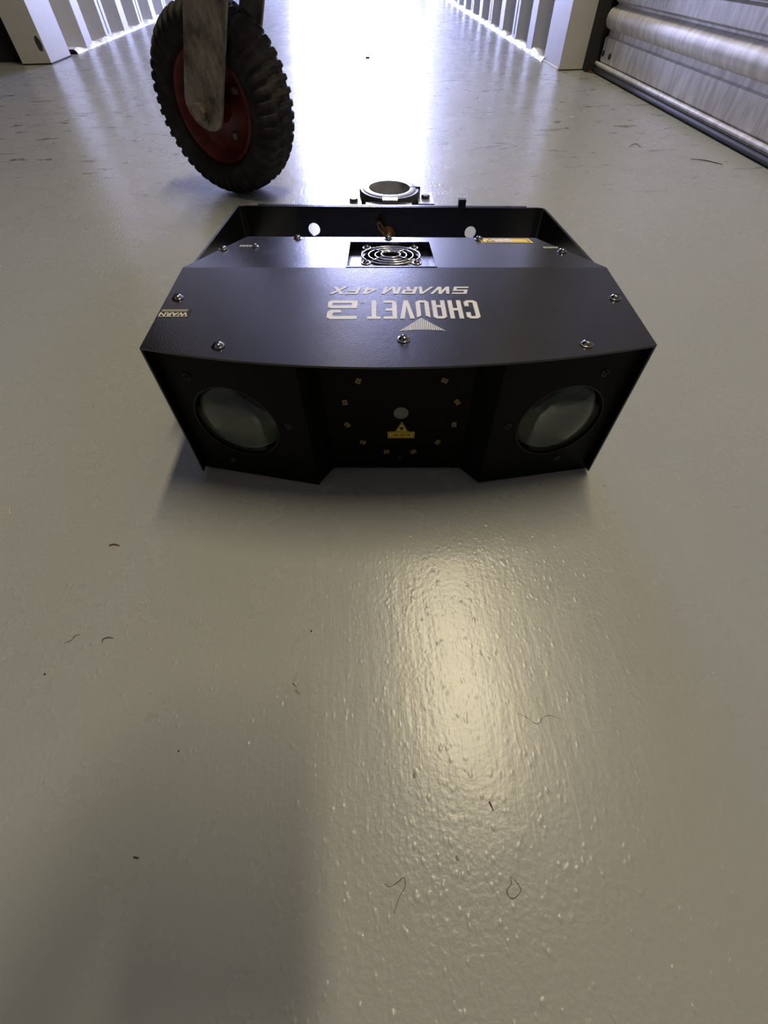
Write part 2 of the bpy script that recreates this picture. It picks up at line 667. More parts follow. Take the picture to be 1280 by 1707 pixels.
# side flanges and rear flange
for s in (-1, 1):
    a = [Vector((s * 160, -5, 0)), Vector((s * 162.5, FOLD, 0)), Vector((s * 130, REAR, 0))]
    slab(bm, [(0, 4), (107, 4), (107, HT - 0.2), (0, HT - 0.2)], [], 1.2, frame(a[0], a[1] - a[0], (0, 0, 1)))
    L2 = (a[2] - a[1]).length
    slab(bm, [(0, 4), (L2, 4), (L2, HT - 10.2), (0, HT - 0.2)], [], 1.2, frame(a[1], a[2] - a[1], (0, 0, 1)))
slab(bm, [(-130, 4), (130, 4), (130, HT - 10.2), (-130, HT - 10.2)], [], 1.2, frame((0, REAR, 0), (1, 0, 0), (0, 0, 1)))
dev('top_cover', bm, 'coat')
# bottom tray
bm = bmesh.new()
slab(bm, [(-160, 2), (-62.5, -16), (-51, 0), (54, 0), (67, -16), (160, 2), (161, FOLD), (128, REAR - 2), (-128, REAR - 2), (-161, FOLD)], [], 1.5, frame((0, 0, 4.2), (1, 0, 0), (0, 1, 0)))
dev('bottom_plate', bm, 'face')
for x, y in ((-140, 20), (140, 20), (-110, 165), (110, 165), (0, 6)):
    bm = bmesh.new()
    lathe(bm, [(0, 0), (5, 0), (5.5, 3), (0, 3)], 16, Matrix.Translation((x, y + 3, 0)))
    dev('foot', bm, 'rubber', smooth=True, auto=40)

# front: two angled lens panels and the recessed centre
PL = {}
for s, (x0, y0, x1, y1) in ((-1, (-162, 1.5, -62.5, -17.5)), (1, (67.5, -17.0, 162, 1.5))):
    P0, P1 = Vector((x0, y0, 0)), Vector((x1, y1, 0))
    M = frame(P0, P1 - P0, (0, 0, 1))      # normal points away from the box (towards the camera)
    L = (P1 - P0).length
    cu = 46.5 if s < 0 else L - 44.5
    bm = bmesh.new()
    slab(bm, [(0, 3.0), (L, 1.0), (L, 116.5), (0, 116.5)], [circle(cu, 58, 31, 64)], 1.5, M)
    dev('lens_panel', bm, 'face')
    PL[s] = (M, L, cu)
    # hole rim, tube, lens
    bm = bmesh.new()
    T = M @ Matrix.Translation((cu, 58, 0))
    lathe(bm, [(31.0, -1.5), (31.3, 0.1), (31.8, 0.2), (32.0, 0.0), (32.0, -1.2)], 64, T)
    dev('lens_bezel', bm, 'black_plastic', smooth=True, auto=60)
    bm = bmesh.new()
    lathe(bm, [(31.5, -1.6), (31.5, -14), (26, -30), (25, -48), (0, -48)], 48, T)
    dev('lens_housing', bm, 'lens_back', smooth=True, auto=40)
    bm = bmesh.new()
    lathe(bm, [(25, -26), (25.5, -18), (27, -12), (26, -12.5), (23.8, -18), (23, -26)], 48, T, closed=True)
    lathe(bm, [(6, -46), (5, -38), (0, -36)], 24, T @ Matrix.Translation((6, 4, 0)))
    dev('reflector_ring', bm, 'reflector', smooth=True, auto=50)
    bm = bmesh.new()
    prof = []
    R0, sag = 30.6, 9.0
    RR = (R0 * R0 + sag * sag) / (2 * sag)
    prof.append((0, -4.5))
    prof.append((R0, -4.5))
    for i in range(11):
        rr = R0 * (1 - i / 10)
        prof.append((rr, math.sqrt(RR * RR - rr * rr) - (RR - sag) - 3.0))
    lathe(bm, prof, 64, T)
    dev('lens', bm, 'glass', smooth=True, auto=50)
bm = bmesh.new()
slab(bm, [(-51, 3.5), (54, 3.5), (54, 116.5), (-51, 116.5)], [circle(4.3, 61, 4.8, 24)], 1.5, frame((0, 0, 0), (1, 0, 0), (0, 0, 1)))
for (x0, y0, x1, y1) in ((-62.5, -17.5, -51, 0), (54, 0, 67.5, -17)):
    P0, P1 = Vector((x0, y0, 0)), Vector((x1, y1, 0))
    slab(bm, [(0, 3), ((P1 - P0).length, 3), ((P1 - P0).length, 116.5), (0, 116.5)], [], 1.5, frame(P0, P1 - P0, (0, 0, 1)))
dev('centre_panel', bm, 'face')
bm = bmesh.new()
lathe(bm, [(0, 0.3), (4.6, 0.3), (5.4, 0.0), (5.4, -2)], 28, frame((4.3, 0, 61), (1, 0, 0), (0, 0, 1)))
dev('laser_window', bm, 'window_frosted', smooth=True, auto=40)
for k in (0, 1, 4, 5, 6, 7, 8, 9, 10, 11):
    a = math.radians(15 + 30 * k)
    M = frame((4.0 + 41.5 * math.cos(a), -0.0, 61 + 40.5 * math.sin(a)), (math.cos(a + 0.4), 0, math.sin(a + 0.4)), (-math.sin(a + 0.4), 0, math.cos(a + 0.4)))
    bm = bmesh.new()
    box(bm, -1.7, 1.7, -2.1, 2.1, -0.5, 0.9, M)
    n0 = len(bm.verts)
    lathe(bm, [(1.5, 0.95), (0, 1.0)], 12, M, mi=1)
    dev('led_chip', bm, ['led_yellow', 'led_dot'])


# laser warning sticker on the centre panel
def flat_text(s, size, M, mat, name, parent, squash=1.0, th=0.05, bold=0.0):
    cu = bpy.data.curves.new('t', 'FONT')
    cu.body = s
    cu.size = size
    cu.align_x = 'CENTER'
    cu.align_y = 'CENTER'
    cu.extrude = th
    cu.offset = bold
    cu.resolution_u = 3
    to = bpy.data.objects.new('t', cu)
    COL.objects.link(to)
    bpy.context.view_layer.update()
    me = bpy.data.meshes.new_from_object(to)
    bm = bmesh.new()
    bm.from_mesh(me)
    bpy.data.objects.remove(to)
    bpy.data.curves.remove(cu)
    bpy.data.meshes.remove(me)
    for v in bm.verts:
        v.co = M @ Vector((v.co.x * squash, v.co.y, v.co.z))
    return dev(name, bm, mat, parent)


FM = frame((4.6, -0.25, 0), (1, 0, 0), (0, 0, 1))
bm = bmesh.new()
slab(bm, [(-10.3, 36.5), (10.3, 36.5), (10.3, 43.0), (5.6, 43.0), (0.4, 53), (-4.9, 43), (-10.3, 43.0)], [], 0.2, FM)
lab = dev('warning_sticker', bm, 'label_yellow')
lab['label'] = 'small yellow laser warning sticker'
bm = bmesh.new()
M = FM @ Matrix.Translation((0, 0, 0.12))


def outline(bm, poly, wd_, th, T):
    c = Vector((sum(p[0] for p in poly) / len(poly), sum(p[1] for p in poly) / len(poly)))
    n = len(poly)
    inner = []
    for i in range(n):
        p, a, b = Vector(poly[i]), Vector(poly[i - 1]), Vector(poly[(i + 1) % n])
        e1, e2 = (p - a).normalized(), (b - p).normalized()
        n1, n2 = Vector((-e1.y, e1.x)), Vector((-e2.y, e2.x))
        q = (n1 + n2)
        q = q / max(0.2, q.dot(n1))
        if (c - p).dot(q) < 0:
            q = -q
        inner.append(tuple(p + q * wd_))
    slab(bm, poly, [inner], th, T)


outline(bm, [(-9.7, 37.1), (9.7, 37.1), (9.7, 42.4), (-9.7, 42.4)], 0.45, 0.1, M)
outline(bm, [(-4.6, 43.4), (5.3, 43.4), (0.4, 52.2)], 0.45, 0.1, M)
star = []
for i in range(16):
    a = 2 * math.pi * i / 16
    rr = 2.1 if i % 2 == 0 else 1.1
    star.append((0.35 + rr * math.cos(a), 46.4 + rr * math.sin(a)))
slab(bm, star, [], 0.1, M)
dev('sticker_print', bm, 'label_black', lab)
flat_text('LASER APERTURE', 2.5, M @ Matrix.Translation((0, 39.7, 0)), 'label_black', 'sticker_lettering', lab, 0.78, bold=0.06)


# screws
def screw(M, s=1.0, name='screw', mat='steel_screw'):
    bm = bmesh.new()
    T = M @ Matrix.Rotation(random.uniform(0, 1.5), 4, 'Z')
    lathe(bm, [(4.6 * s, 0.0), (4.6 * s, 0.5), (3.4 * s, 0.7), (3.2 * s, 1.3), (2.6 * s, 2.1), (1.5 * s, 2.6), (0, 2.75)], 28, T)
    for q in (0, 1):
        R_ = T @ Matrix.Rotation(q * math.pi / 2, 4, 'Z')
        box(bm, -1.9 * s, 1.9 * s, -0.42 * s, 0.42 * s, 2.0, 2.86, R_, mi=1)
    return dev(name, bm, [mat, 'inner_black'], smooth=True, auto=35)


for x, y in ((-111.5, -3.5), (5, 2.5), (117.5, -4), (-154, 55.5), (153.5, 54)):
    screw(TOPM @ Matrix.Translation((x, y, 0)), 0.9)
for x, v in ((-143, 47), (-83, 79), (-1.5, 80), (79, 79), (141, 42)):
    screw(SLM @ Matrix.Translation((x, v - 1.5, 0)), 0.85)
for s, pts in ((-1, ((22, 95), (87, 62), (31, 17))), (1, ((71, 97), (12, 61), (62, 19)))):
    M, L, cu = PL[s]
    for (pu, pv) in pts:
        screw(M @ Matrix.Translation((pu, pv, 0)), 0.58, mat='dark_screw')
screw(frame((3.5, 0, 14.5), (1, 0, 0), (0, 0, 1)), 0.45, mat='dark_screw')
# small label screw on the rear slope, left
screw(SLM @ Matrix.Translation((-117, 53, 0)), 0.6)

# cooling fan in its well
WM = SLM @ Matrix.Translation((0, 0, 0))
bm = bmesh.new()
x0, x1, v0, v1, dp = -35.0, 34.0, 1.5, 67.0, 6.5
for (a, b) in (((x0, v0), (x1, v0)), ((x1, v0), (x1, v1)), ((x1, v1), (x0, v1)), ((x0, v1), (x0, v0))):
    q = [WM @ Vector((a[0], a[1], 0.1)), WM @ Vector((b[0], b[1], 0.1)), WM @ Vector((b[0], b[1], -dp)), WM @ Vector((a[0], a[1], -dp))]
    bm.faces.new([bm.verts.new(p) for p in q])
slab(bm, [(x0, v0), (x1, v0), (x1, v1), (x0, v1)], [circle(0, 38, 22, 40)], 1.0, WM @ Matrix.Translation((0, 0, -dp)))
outline(bm, [(x0 - 0.9, v0 - 0.9), (x1 + 0.9, v0 - 0.9), (x1 + 0.9, v1 + 0.9), (x0 - 0.9, v1 + 0.9)], 0.9, 0.5, WM @ Matrix.Translation((0, 0, 0.5)))
dev('fan_well', bm, 'coat')
FC = WM @ Matrix.Translation((0, 38, -dp))
bm = bmesh.new()
outer = []
for cx_, cy_, a0 in ((20, 20, 0), (-20, 20, 90), (-20, -20, 180), (20, -20, 270)):
    for k in range(5):
        a = math.radians(a0 + 90 * k / 4)
        outer.append((cx_ + 5 * math.cos(a), cy_ + 5 * math.sin(a)))
slab(bm, outer, [circle(0, 0, 23.2, 40)], 2.5, FC @ Matrix.Translation((0, 0, 2.5)))
slab(bm, circle(0, 0, 24.6, 40), [circle(0, 0, 23.2, 40)], 8.0, FC @ Matrix.Translation((0, 0, 1.0)))
fan = dev('cooling_fan', bm, 'black_plastic', smooth=True, auto=40)
bm = bmesh.new()
lathe(bm, [(10, -7), (10, 0.5), (8.5, 1.5), (0, 1.5)], 28, FC)
for k in range(7):
    R_ = FC @ Matrix.Rotation(2 * math.pi * k / 7, 4, 'Z')
    vs = []
    for (rr, a, z) in ((9.5, -0.35, -6), (22.3, -0.2, -6), (22.3, 0.35, 0), (9.5, 0.35, 0)):
        vs.append(bm.verts.new(R_ @ Vector((rr * math.cos(a), rr * math.sin(a), z))))
    lo = [bm.verts.new(v.co - (FC.to_3x3() @ Vector((0, 0, 0.8)))) for v in vs]
    bm.faces.new(vs)
    bm.faces.new(lo[::-1])
    for i in range(4):
        bm.faces.new((vs[i], vs[(i + 1) % 4], lo[(i + 1) % 4], lo[i]))
dev('fan_blades', bm, 'clamp_body', fan, smooth=True, auto=40)
GM = FC @ Matrix.Translation((0, 0, 3.8))
bm = bmesh.new()
for rr in (24.3, 18.6, 13.2, 8.0):
    tube(bm, [GM @ Vector((rr * math.cos(2 * math.pi * i / 40), rr * math.sin(2 * math.pi * i / 40), 0.6 if rr > 9 else 1.0)) for i in range(40)], 0.75, 8, closed=True)
for a0 in (45, 135, 225, 315):
    a = math.radians(a0)
    loop = [(7.0, 0, 1.3), (16, 0, 1.3), (23.5, 0, 1.0)]
    P_ = [GM @ Vector((rr * math.cos(a), rr * math.sin(a), z)) for rr, _, z in loop]
    tube(bm, P_, 0.75, 8)
    cx_, cy_ = 20.3 * math.sqrt(2) * math.cos(a), 20.3 * math.sqrt(2) * math.sin(a)
    tube(bm, [GM @ Vector((cx_ + 3.4 * math.cos(t_), cy_ + 3.4 * math.sin(t_), 0.4)) for t_ in [2 * math.pi * i / 16 for i in range(16)]], 0.75, 8, closed=True)
g = dev('fan_guard', bm, 'fan_wire', smooth=True)
for a0 in (45, 135, 225, 315):
    a = math.radians(a0)
    cx_, cy_ = 20.3 * math.sqrt(2) * math.cos(a), 20.3 * math.sqrt(2) * math.sin(a)
    o = screw(GM @ Matrix.Translation((cx_, cy_, 0.2)), 0.72, 'fan_screw')

# ---- printed lettering (upside down for the camera) : u runs right-to-left, v towards the camera
def TX(x_start, y_base, slant=0.0, sx=1.0):
    return lambda u_, v_: (x_start - (u_ + slant * v_) * sx, y_base - v_)


LAYER = [0]


def poly_print(bm, pts, f, z=0.12):
    q = [f(*p) for p in pts]
    LAYER[0] = (LAYER[0] + 1) % 7
    slab(bm, q, [], z, TOPM @ Matrix.Translation((0, 0, z + 0.02 + 0.012 * LAYER[0])))


def rects(bm, rs, f, off):
    for (a, b, c_, d_) in rs:
        poly_print(bm, [(off + a, b), (off + c_, b), (off + c_, d_), (off + a, d_)], f)


def strokes(bm, lines, wd_, f, off):
    for ln in lines:
        for (a, b) in zip(ln, ln[1:]):
            a, b = Vector(a), Vector(b)
            d_ = (b - a)
            if d_.length < 1e-6:
                continue
            d_.normalize()
            nrm = Vector((-d_.y, d_.x)) * wd_ / 2
            a2, b2_ = a - d_ * wd_ * 0.0, b + d_ * wd_ * 0.0
            poly_print(bm, [(off + p.x, p.y) for p in (a2 - nrm, b2_ - nrm, b2_ + nrm, a2 + nrm)], f)


bm = bmesh.new()
H_, W_, ST = 24.0, 9.0, 3.0
PIT = 11.1
base = TX(57.3, 51.3)
c_ = 2.2
# C
poly_print(bm, [(c_, 0), (W_ - c_, 0), (W_, c_), (W_, 8), (W_ - ST, 8), (W_ - ST, ST), (ST, ST), (ST, H_ - ST), (W_ - ST, H_ - ST), (W_ - ST, H_ - 8), (W_, H_ - 8), (W_, H_ - c_), (W_ - c_, H_), (c_, H_), (0, H_ - c_), (0, c_)], base)
o1 = PIT
poly_print(bm, [(o1 + p[0], p[1]) for p in ((0, 0), (ST, 0), (ST, 10.6), (W_ - ST, 10.6), (W_ - ST, 0), (W_, 0), (W_, H_), (W_ - ST, H_), (W_ - ST, 13.6), (ST, 13.6), (ST, H_), (0, H_))], base)
o2 = PIT * 2
poly_print(bm, [(o2 + p[0], p[1]) for p in ((0, 0), (ST, 0), (ST, H_ - ST), (W_ - ST, H_ - ST), (W_ - ST, 0), (W_, 0), (W_, H_ - c_), (W_ - c_, H_), (c_, H_), (0, H_ - c_))], base)
rects(bm, [(ST + 0.02, 6.5, W_ - ST - 0.02, 9.5)], base, o2)
# U, its top cut to a notch by the tip of the triangle
o3 = PIT * 3
poly_print(bm, [(o3 + p[0], p[1]) for p in ((c_, 0), (W_ - c_, 0), (W_, c_), (W_, H_ - 1.2), (W_ - ST, H_ - 3.8), (W_ - ST, ST), (ST, ST), (ST, H_ - 3.8), (0, H_ - 1.2), (0, c_))], base)
o4 = PIT * 4 - 0.4
poly_print(bm, [(o4 + p[0], p[1]) for p in ((3.4, 0), (W_ - 2.6, 0), (W_ + 0.6, H_), (W_ - 2.5, H_), (W_ / 2 + 0.3, 7), (2.9, H_), (-0.2, H_))], base)
o5 = PIT * 5
poly_print(bm, [(o5 + p[0], p[1]) for p in ((c_, 0), (W_, 0), (W_, ST), (ST, ST), (ST, 10.6), (W_ - 1.5, 10.6), (W_ - 1.5, 13.6), (ST, 13.6), (ST, H_ - ST), (W_, H_ - ST), (W_, H_), (0, H_), (0, c_))], base)
o6 = PIT * 6
poly_print(bm, [(o6 + p[0], p[1]) for p in ((W_ / 2 - ST / 2, 0), (W_ / 2 + ST / 2, 0), (W_ / 2 + ST / 2, H_ - ST), (W_, H_ - ST), (W_, H_), (0, H_), (0, H_ - ST), (W_ / 2 - ST / 2, H_ - ST))], base)
# registered mark
slab(bm, circle(-21.7, 49.5, 1.6, 16), [circle(-21.7, 49.5, 1.15, 16)], 0.1, TOPM @ Matrix.Translation((0, 0, 0.14)))
rects(bm, [(0, 0, 0.5, 1.5), (0.5, 0.7, 1.1, 1.1)], TX(-21.3, 50.3), 0)
# the turned DJ: D farther from the camera, J nearer
def dj(pts):
    poly_print(bm, pts, lambda a, b: (a, b))
def slab_top(outer_, holes_):
    slab(bm, outer_, holes_, 0.12, TOPM @ Matrix.Translation((0, 0, 0.14)))
slab_top([(-25.3, 51.5), (-25.3, 41.2), (-43.5, 41.2), (-45.6, 42.8), (-45.6, 49.9), (-43.5, 51.5)],
         [[(-29.2, 48.0), (-42.0, 48.0), (-42.6, 47.5), (-42.6, 45.2), (-42.0, 44.7), (-29.2, 44.7)]])
slab_top([(-25.3, 27.2), (-25.3, 31.0), (-40.6, 31.0), (-41.8, 31.8), (-41.8, 34.6), (-40.6, 35.4), (-36.0, 35.4), (-36.0, 38.9), (-43.2, 38.9), (-45.6, 36.6), (-45.6, 29.5), (-43.2, 27.2)], [])
# triangle built from fine slanted lines
ax_, ay_, bx0, bx1, by_ = 17.6, 28.4, 2.6, 33.2, 12.0
nl = 26
for i in range(nl):
    fa, fb = i / nl, (i + 0.62) / nl
    xa, xb = bx0 + (bx1 - bx0) * fa, bx0 + (bx1 - bx0) * fb

    def ytop(x):
        return by_ + (ay_ - by_) * (1 - abs(x - ax_) / ((bx1 - bx0) / 2))

    sag = 1.8 * (1 - ((xa + xb) / 2 - ax_) ** 2 / 240)
    sh = 2.4
    yb = by_ + max(sag, 0)
    xa2, xb2 = xa + sh * 0.4, xb + sh * 0.4
    ta, tb = max(ytop(xa2), yb + 0.05), max(ytop(xb2), yb + 0.05)
    if ta - yb < 0.2 and tb - yb < 0.2:
        continue
    poly_print(bm, [(xa, yb), (xb, yb), (xb2, tb), (xa2, ta)], lambda a, b: (a, b))
dev('printed_name', bm, 'print_grey')

bm = bmesh.new()
h = 10.5
k = 1.9
bse = TX(54.6, 71.0, 0.28, 0.945)


def seg(off, polys):
    for p in polys:
        poly_print(bm, [(off + a, b) for a, b in p], bse)


def hb(u0, u1, v):      # horizontal bar
    return [(u0, v), (u1, v), (u1, v + k), (u0, v + k)]


LW = 11.0
seg(0, [hb(0, LW, 0), hb(0, LW, (h - k) / 2), hb(0, LW, h - k), [(LW - k * 1.3, k), (LW, k), (LW, (h - k) / 2), (LW - k * 1.3, (h - k) / 2)], [(0, (h + k) / 2), (k * 1.3, (h + k) / 2), (k * 1.3, h - k), (0, h - k)]])


def dg(u0, u1, v0=0, v1=None, kk=2.4):
    v1 = h if v1 is None else v1
    return [(u0, v0), (u0 + kk, v0), (u1 + kk, v1), (u1, v1)]


seg(12.4, [dg(2.4, 0.4), dg(2.6, 6.4), dg(8.4, 6.0), dg(8.6, 12.4)])          # W
seg(26.6, [dg(0, 6.0), dg(9.0, 6.0)])                                          # A without crossbar
seg(38.6, [[(0, 0), (2.4, 0), (2.4, h), (0, h)], hb(2.4, 10.0, h - k), [(8.0, (h - k) / 2), (10.4, (h - k) / 2), (10.4, h - 1), (8.0, h - k)], hb(2.4, 9.0, (h - k) / 2), [(6.4, 0), (9.2, 0), (7.4, (h - k) / 2), (4.6, (h - k) / 2)]])   # R
seg(51.0, [[(0, 0), (2.4, 0), (2.4, h), (0, h)], dg(5.0, 1.4), dg(5.4, 10.6), [(10.4, 0), (12.8, 0), (12.8, h), (10.4, h)]])    # M
seg(69.5, [hb(0, 9.6, 2.6), [(6.2, 0), (8.6, 0), (8.6, h), (6.2, h)], [(0, 4.4), (2.6, 4.4), (7.6, h), (5.0, h)]])              # 4
seg(82.0, [[(0, 0), (2.4, 0), (2.4, h), (0, h)], hb(2.4, 9.5, h - k), hb(2.4, 8.2, (h - k) / 2 + 0.3)])                         # F
seg(92.4, [dg(0, 8.2, kk=2.8), dg(8.2, 0, kk=2.8)])                            # X
dev('printed_model', bm, 'print_grey')

# stickers on the cover
bm = bmesh.new()
slab(bm, [(79.5, 66.5), (124, 66.5), (122.5, 81), (79.5, 81)], [], 0.15, SLM @ Matrix.Translation((0, 0, 0.2)))
lab = dev('rear_sticker', bm, 'label_yellow')
lab['label'] = 'yellow warning sticker with black edge'
bm = bmesh.new()
outline(bm, [(80.8, 67.6), (121.8, 67.6), (120.6, 79.9), (80.8, 79.9)], 0.8, 0.1, SLM @ Matrix.Translation((0, 0, 0.32)))
outline(bm, [(84, 69.5), (92, 69.5), (88, 78.2)], 0.7, 0.1, SLM @ Matrix.Translation((0, 0, 0.32)))
dev('sticker_border', bm, 'label_black', lab)
bm = bmesh.new()
slab(bm, [(92.5, 68.8), (106.5, 68.8), (106.5, 78.8), (89, 78.8)], [], 0.1, SLM @ Matrix.Translation((0, 0, 0.3)))
dev('sticker_text_panel', bm, 'label_pink', lab)
for x_, v_, nm in ((136, 51.5, 1), (-124, 53.5, 2)):
    bm = bmesh.new()
    for q in range(3):
        xx = x_ - 7
        while xx < x_ + 5:
            l_ = random.uniform(1.0, 2.8)
            slab(bm, [(xx, v_ + q * 1.5), (xx + l_, v_ + q * 1.5), (xx + l_, v_ + q * 1.5 + 0.8), (xx, v_ + q * 1.5 + 0.8)], [], 0.05, SLM @ Matrix.Translation((0, 0, 0.08)))
            xx += l_ + 0.6
    dev('fine_print', bm, 'label_cream')

bm = bmesh.new()
slab(bm, [(-160.3, 30.5), (-139.5, 30.5), (-139.5, 40.5), (-160.6, 40.5)], [], 0.12, TOPM @ Matrix.Translation((0, 0, 0.15)))
lab = dev('side_sticker', bm, 'label_black')
lab['label'] = 'black sticker with white lettering folded over the edge'
bm = bmesh.new()
slab(bm, [(-160.2, 37.9), (-142.3, 37.9), (-142.3, 38.4), (-160.2, 38.4)], [], 0.05, TOPM @ Matrix.Translation((0, 0, 0.22)))
slab(bm, [(-160.2, 39.3), (-142.0, 39.3), (-142.0, 39.8), (-160.2, 39.8)], [], 0.05, TOPM @ Matrix.Translation((0, 0, 0.22)))
slab(bm, [(-160.2, 30.9), (-140.3, 30.9), (-140.3, 31.3), (-160.2, 31.3)], [], 0.05, TOPM @ Matrix.Translation((0, 0, 0.22)))
dev('sticker_lines', bm, 'label_cream', lab)
flat_text('WARN', 6.4, TOPM @ Matrix.Translation((-151.0, 34.3, 0.22)) @ Matrix.Rotation(math.pi, 4, 'Z'), 'label_cream', 'sticker_lettering', lab, 1.0, bold=0.12)

# ---- mounting yoke
AX, YB = 171.0, 269.0
BX = 157.0
bm = bmesh.new()
for s in (-1, 1):
    P0, P1 = Vector((s * AX, 78, 0)), Vector((s * (BX + 1.0), YB - 5, 0))
    L2 = (P1 - P0).length
    M = frame(P0, P1 - P0, (0, 0, 1))
    pts = []
    for i in range(13):
        a = math.radians(270 - 180 * i / 12)
        pts.append((8 + 21 * math.cos(a), 88 + 21 * math.sin(a)))
    pts += [(L2, 105.0), (L2, 64.0)]
    slab(bm, pts, [], 2.2 * s, M)
    P2, P3 = Vector((s * (BX - 1.2), YB - 1.4, 0)), Vector((s * (BX - 7), YB, 0))
    for A_, B_ in ((P1, P2), (P2, P3)):
        slab(bm, [(0, 64), ((B_ - A_).length, 64), ((B_ - A_).length, 105), (0, 105)], [], 2.2 * s, frame(A_, B_ - A_, (0, 0, 1)))
slab(bm, [(-(BX - 6.8), 64), (BX - 6.8, 64), (BX - 6.8, 105), (-(BX - 6.8), 105)], [circle(-79.3, 83.8, 6.2, 28), circle(86.5, 82.5, 5.8, 28)], 2.2, frame((0, YB - 2.2, 0), (1, 0, 0), (0, 0, 1)))
slab(bm, [(-136, YB - 0.2), (140, YB - 0.2), (140, YB + 3.0), (-136, YB + 3.0)], [], 1.0, frame((0, 0, 105.3), (1, 0, 0), (0, 1, 0)))
dev('mounting_yoke', bm, 'coat')
for s in (-1, 1):
    bm = bmesh.new()
    T = frame((s * (AX + 2.2 if s > 0 else AX + 2.2), 84, 86), (0, 1, 0), (0, 0, 1)) if s > 0 else frame((-(AX + 2.2), 84, 86), (0, -1, 0), (0, 0, 1))
    lathe(bm, [(6, 0), (6, 2), (12, 3), (13, 5), (12, 9), (0, 10)], 24, T)
    dev('yoke_knob', bm, 'black_plastic', smooth=True, auto=45)
    bm = bmesh.new()
    T = frame((s * 161, 84, 86), (0, 1, 0), (0, 0, 1)) if s > 0 else frame((-161, 84, 86), (0, -1, 0), (0, 0, 1))
    lathe(bm, [(7, 0), (7, 9.8)], 24, T)
    dev('pivot_spacer', bm, 'rubber', smooth=True, auto=45)
bm = bmesh.new()
box(bm, 71.5, 79.0, YB + 0.1, YB + 6, 92, 111)
dev('locking_tab', bm, 'black_plastic')

# bolt and wing nut on the inner face of the bar
bm = bmesh.new()
T = frame((0.5, YB - 2.2, 80.5), (1, 0, 0), (0, 0, 1))
lathe(bm, [(7.5, 0), (7.5, 1.4), (6.6, 1.8), (6.6, 5.5), (4.0, 6.8), (3.6, 13), (0, 13.6)], 12, T)
tube(bm, [T @ Vector(p) for p in ((-1.5, 1, 5), (-5.0, 5.0, 8), (-9.0, 10.0, 10), (-10.5, 14.0, 10.5))], [3.0, 2.9, 3.2, 2.4], 10)
tube(bm, [T @ Vector(p) for p in ((1.5, -1, 5), (5.0, -4.5, 8), (8.0, -9.0, 10))], [3.0, 2.9, 2.8], 10)
dev('wing_bolt', bm, 'bronze', smooth=True, auto=50)

# pipe clamp behind the bar
CX, CY, CZ1, CZ0 = 2.6, 327.0, 103.5, 72.0
bm = bmesh.new()
T = Matrix.Translation((CX, CY, 0))
lathe(bm, [(33.0, CZ0), (33.5, CZ0 + 3), (33.5, CZ1 - 2), (32.2, CZ1), (29.4, CZ1), (29.4, CZ0)], 64, T, closed=True)
box(bm, -19, 20, YB + 0.1, YB + 27, CZ0 - 2, CZ1 - 3.0)
dcl = dev('pipe_clamp', bm, 'clamp_body', smooth=True, auto=40)
bm = bmesh.new()
lathe(bm, [(29.3, CZ0 + 1), (29.3, CZ1 + 0.4), (28.4, CZ1 + 0.8), (23.0, CZ1 + 0.8), (22.2, CZ1 - 0.2), (22.2, CZ0 + 1)], 64, T, closed=True)
# locating lugs of the insert, front and back
box(bm, CX - 8, CX + 8, CY - 38, CY - 28, CZ1 - 5, CZ1 + 0.5)
box(bm, CX - 10, CX + 8, CY + 28, CY + 39, CZ1 - 5, CZ1 + 0.5)
dev('clamp_insert', bm, 'clamp_metal', dcl, smooth=True, auto=40)
bm = bmesh.new()
for s in (-1, 1):
    x_in, x_out = 31.0, 46.5
    xa, xb = sorted((CX + s * x_in, CX + s * x_out + 1.5 * (s > 0)))
    box(bm, xa, xb, CY - 36 + 10 * (s > 0), CY - 8 + 16 * (s > 0), CZ0 + 2, CZ1 - 6)
box(bm, CX - 47, CX + 47, CY - 44, CY - 33, CZ0 + 2, CZ1 - 12)
dev('clamp_ear', bm, 'clamp_metal', dcl)
bm = bmesh.new()
box(bm, CX - 26, CX + 23, CY - 41, CY - 31.5, CZ0, CZ1 - 3.5)
dev('clamp_hinge', bm, 'clamp_metal', dcl)
for s in (-1, 1):
    bm = bmesh.new()
    lathe(bm, [(4.6, 0), (4.6, 2.4), (3.6, 3.2), (0, 3.2)], 6, Matrix.Translation((CX + s * 39.5, CY - 22 + 13 * (s > 0), CZ1 - 6)))
    dev('clamp_bolt', bm, 'clamp_body', dcl)
bm = bmesh.new()
box(bm, CX + 22.0, CX + 34.2, CY + 2, CY + 3.4, CZ0, CZ1 + 0.95)
dev('clamp_gap', bm, 'inner_black', dcl)

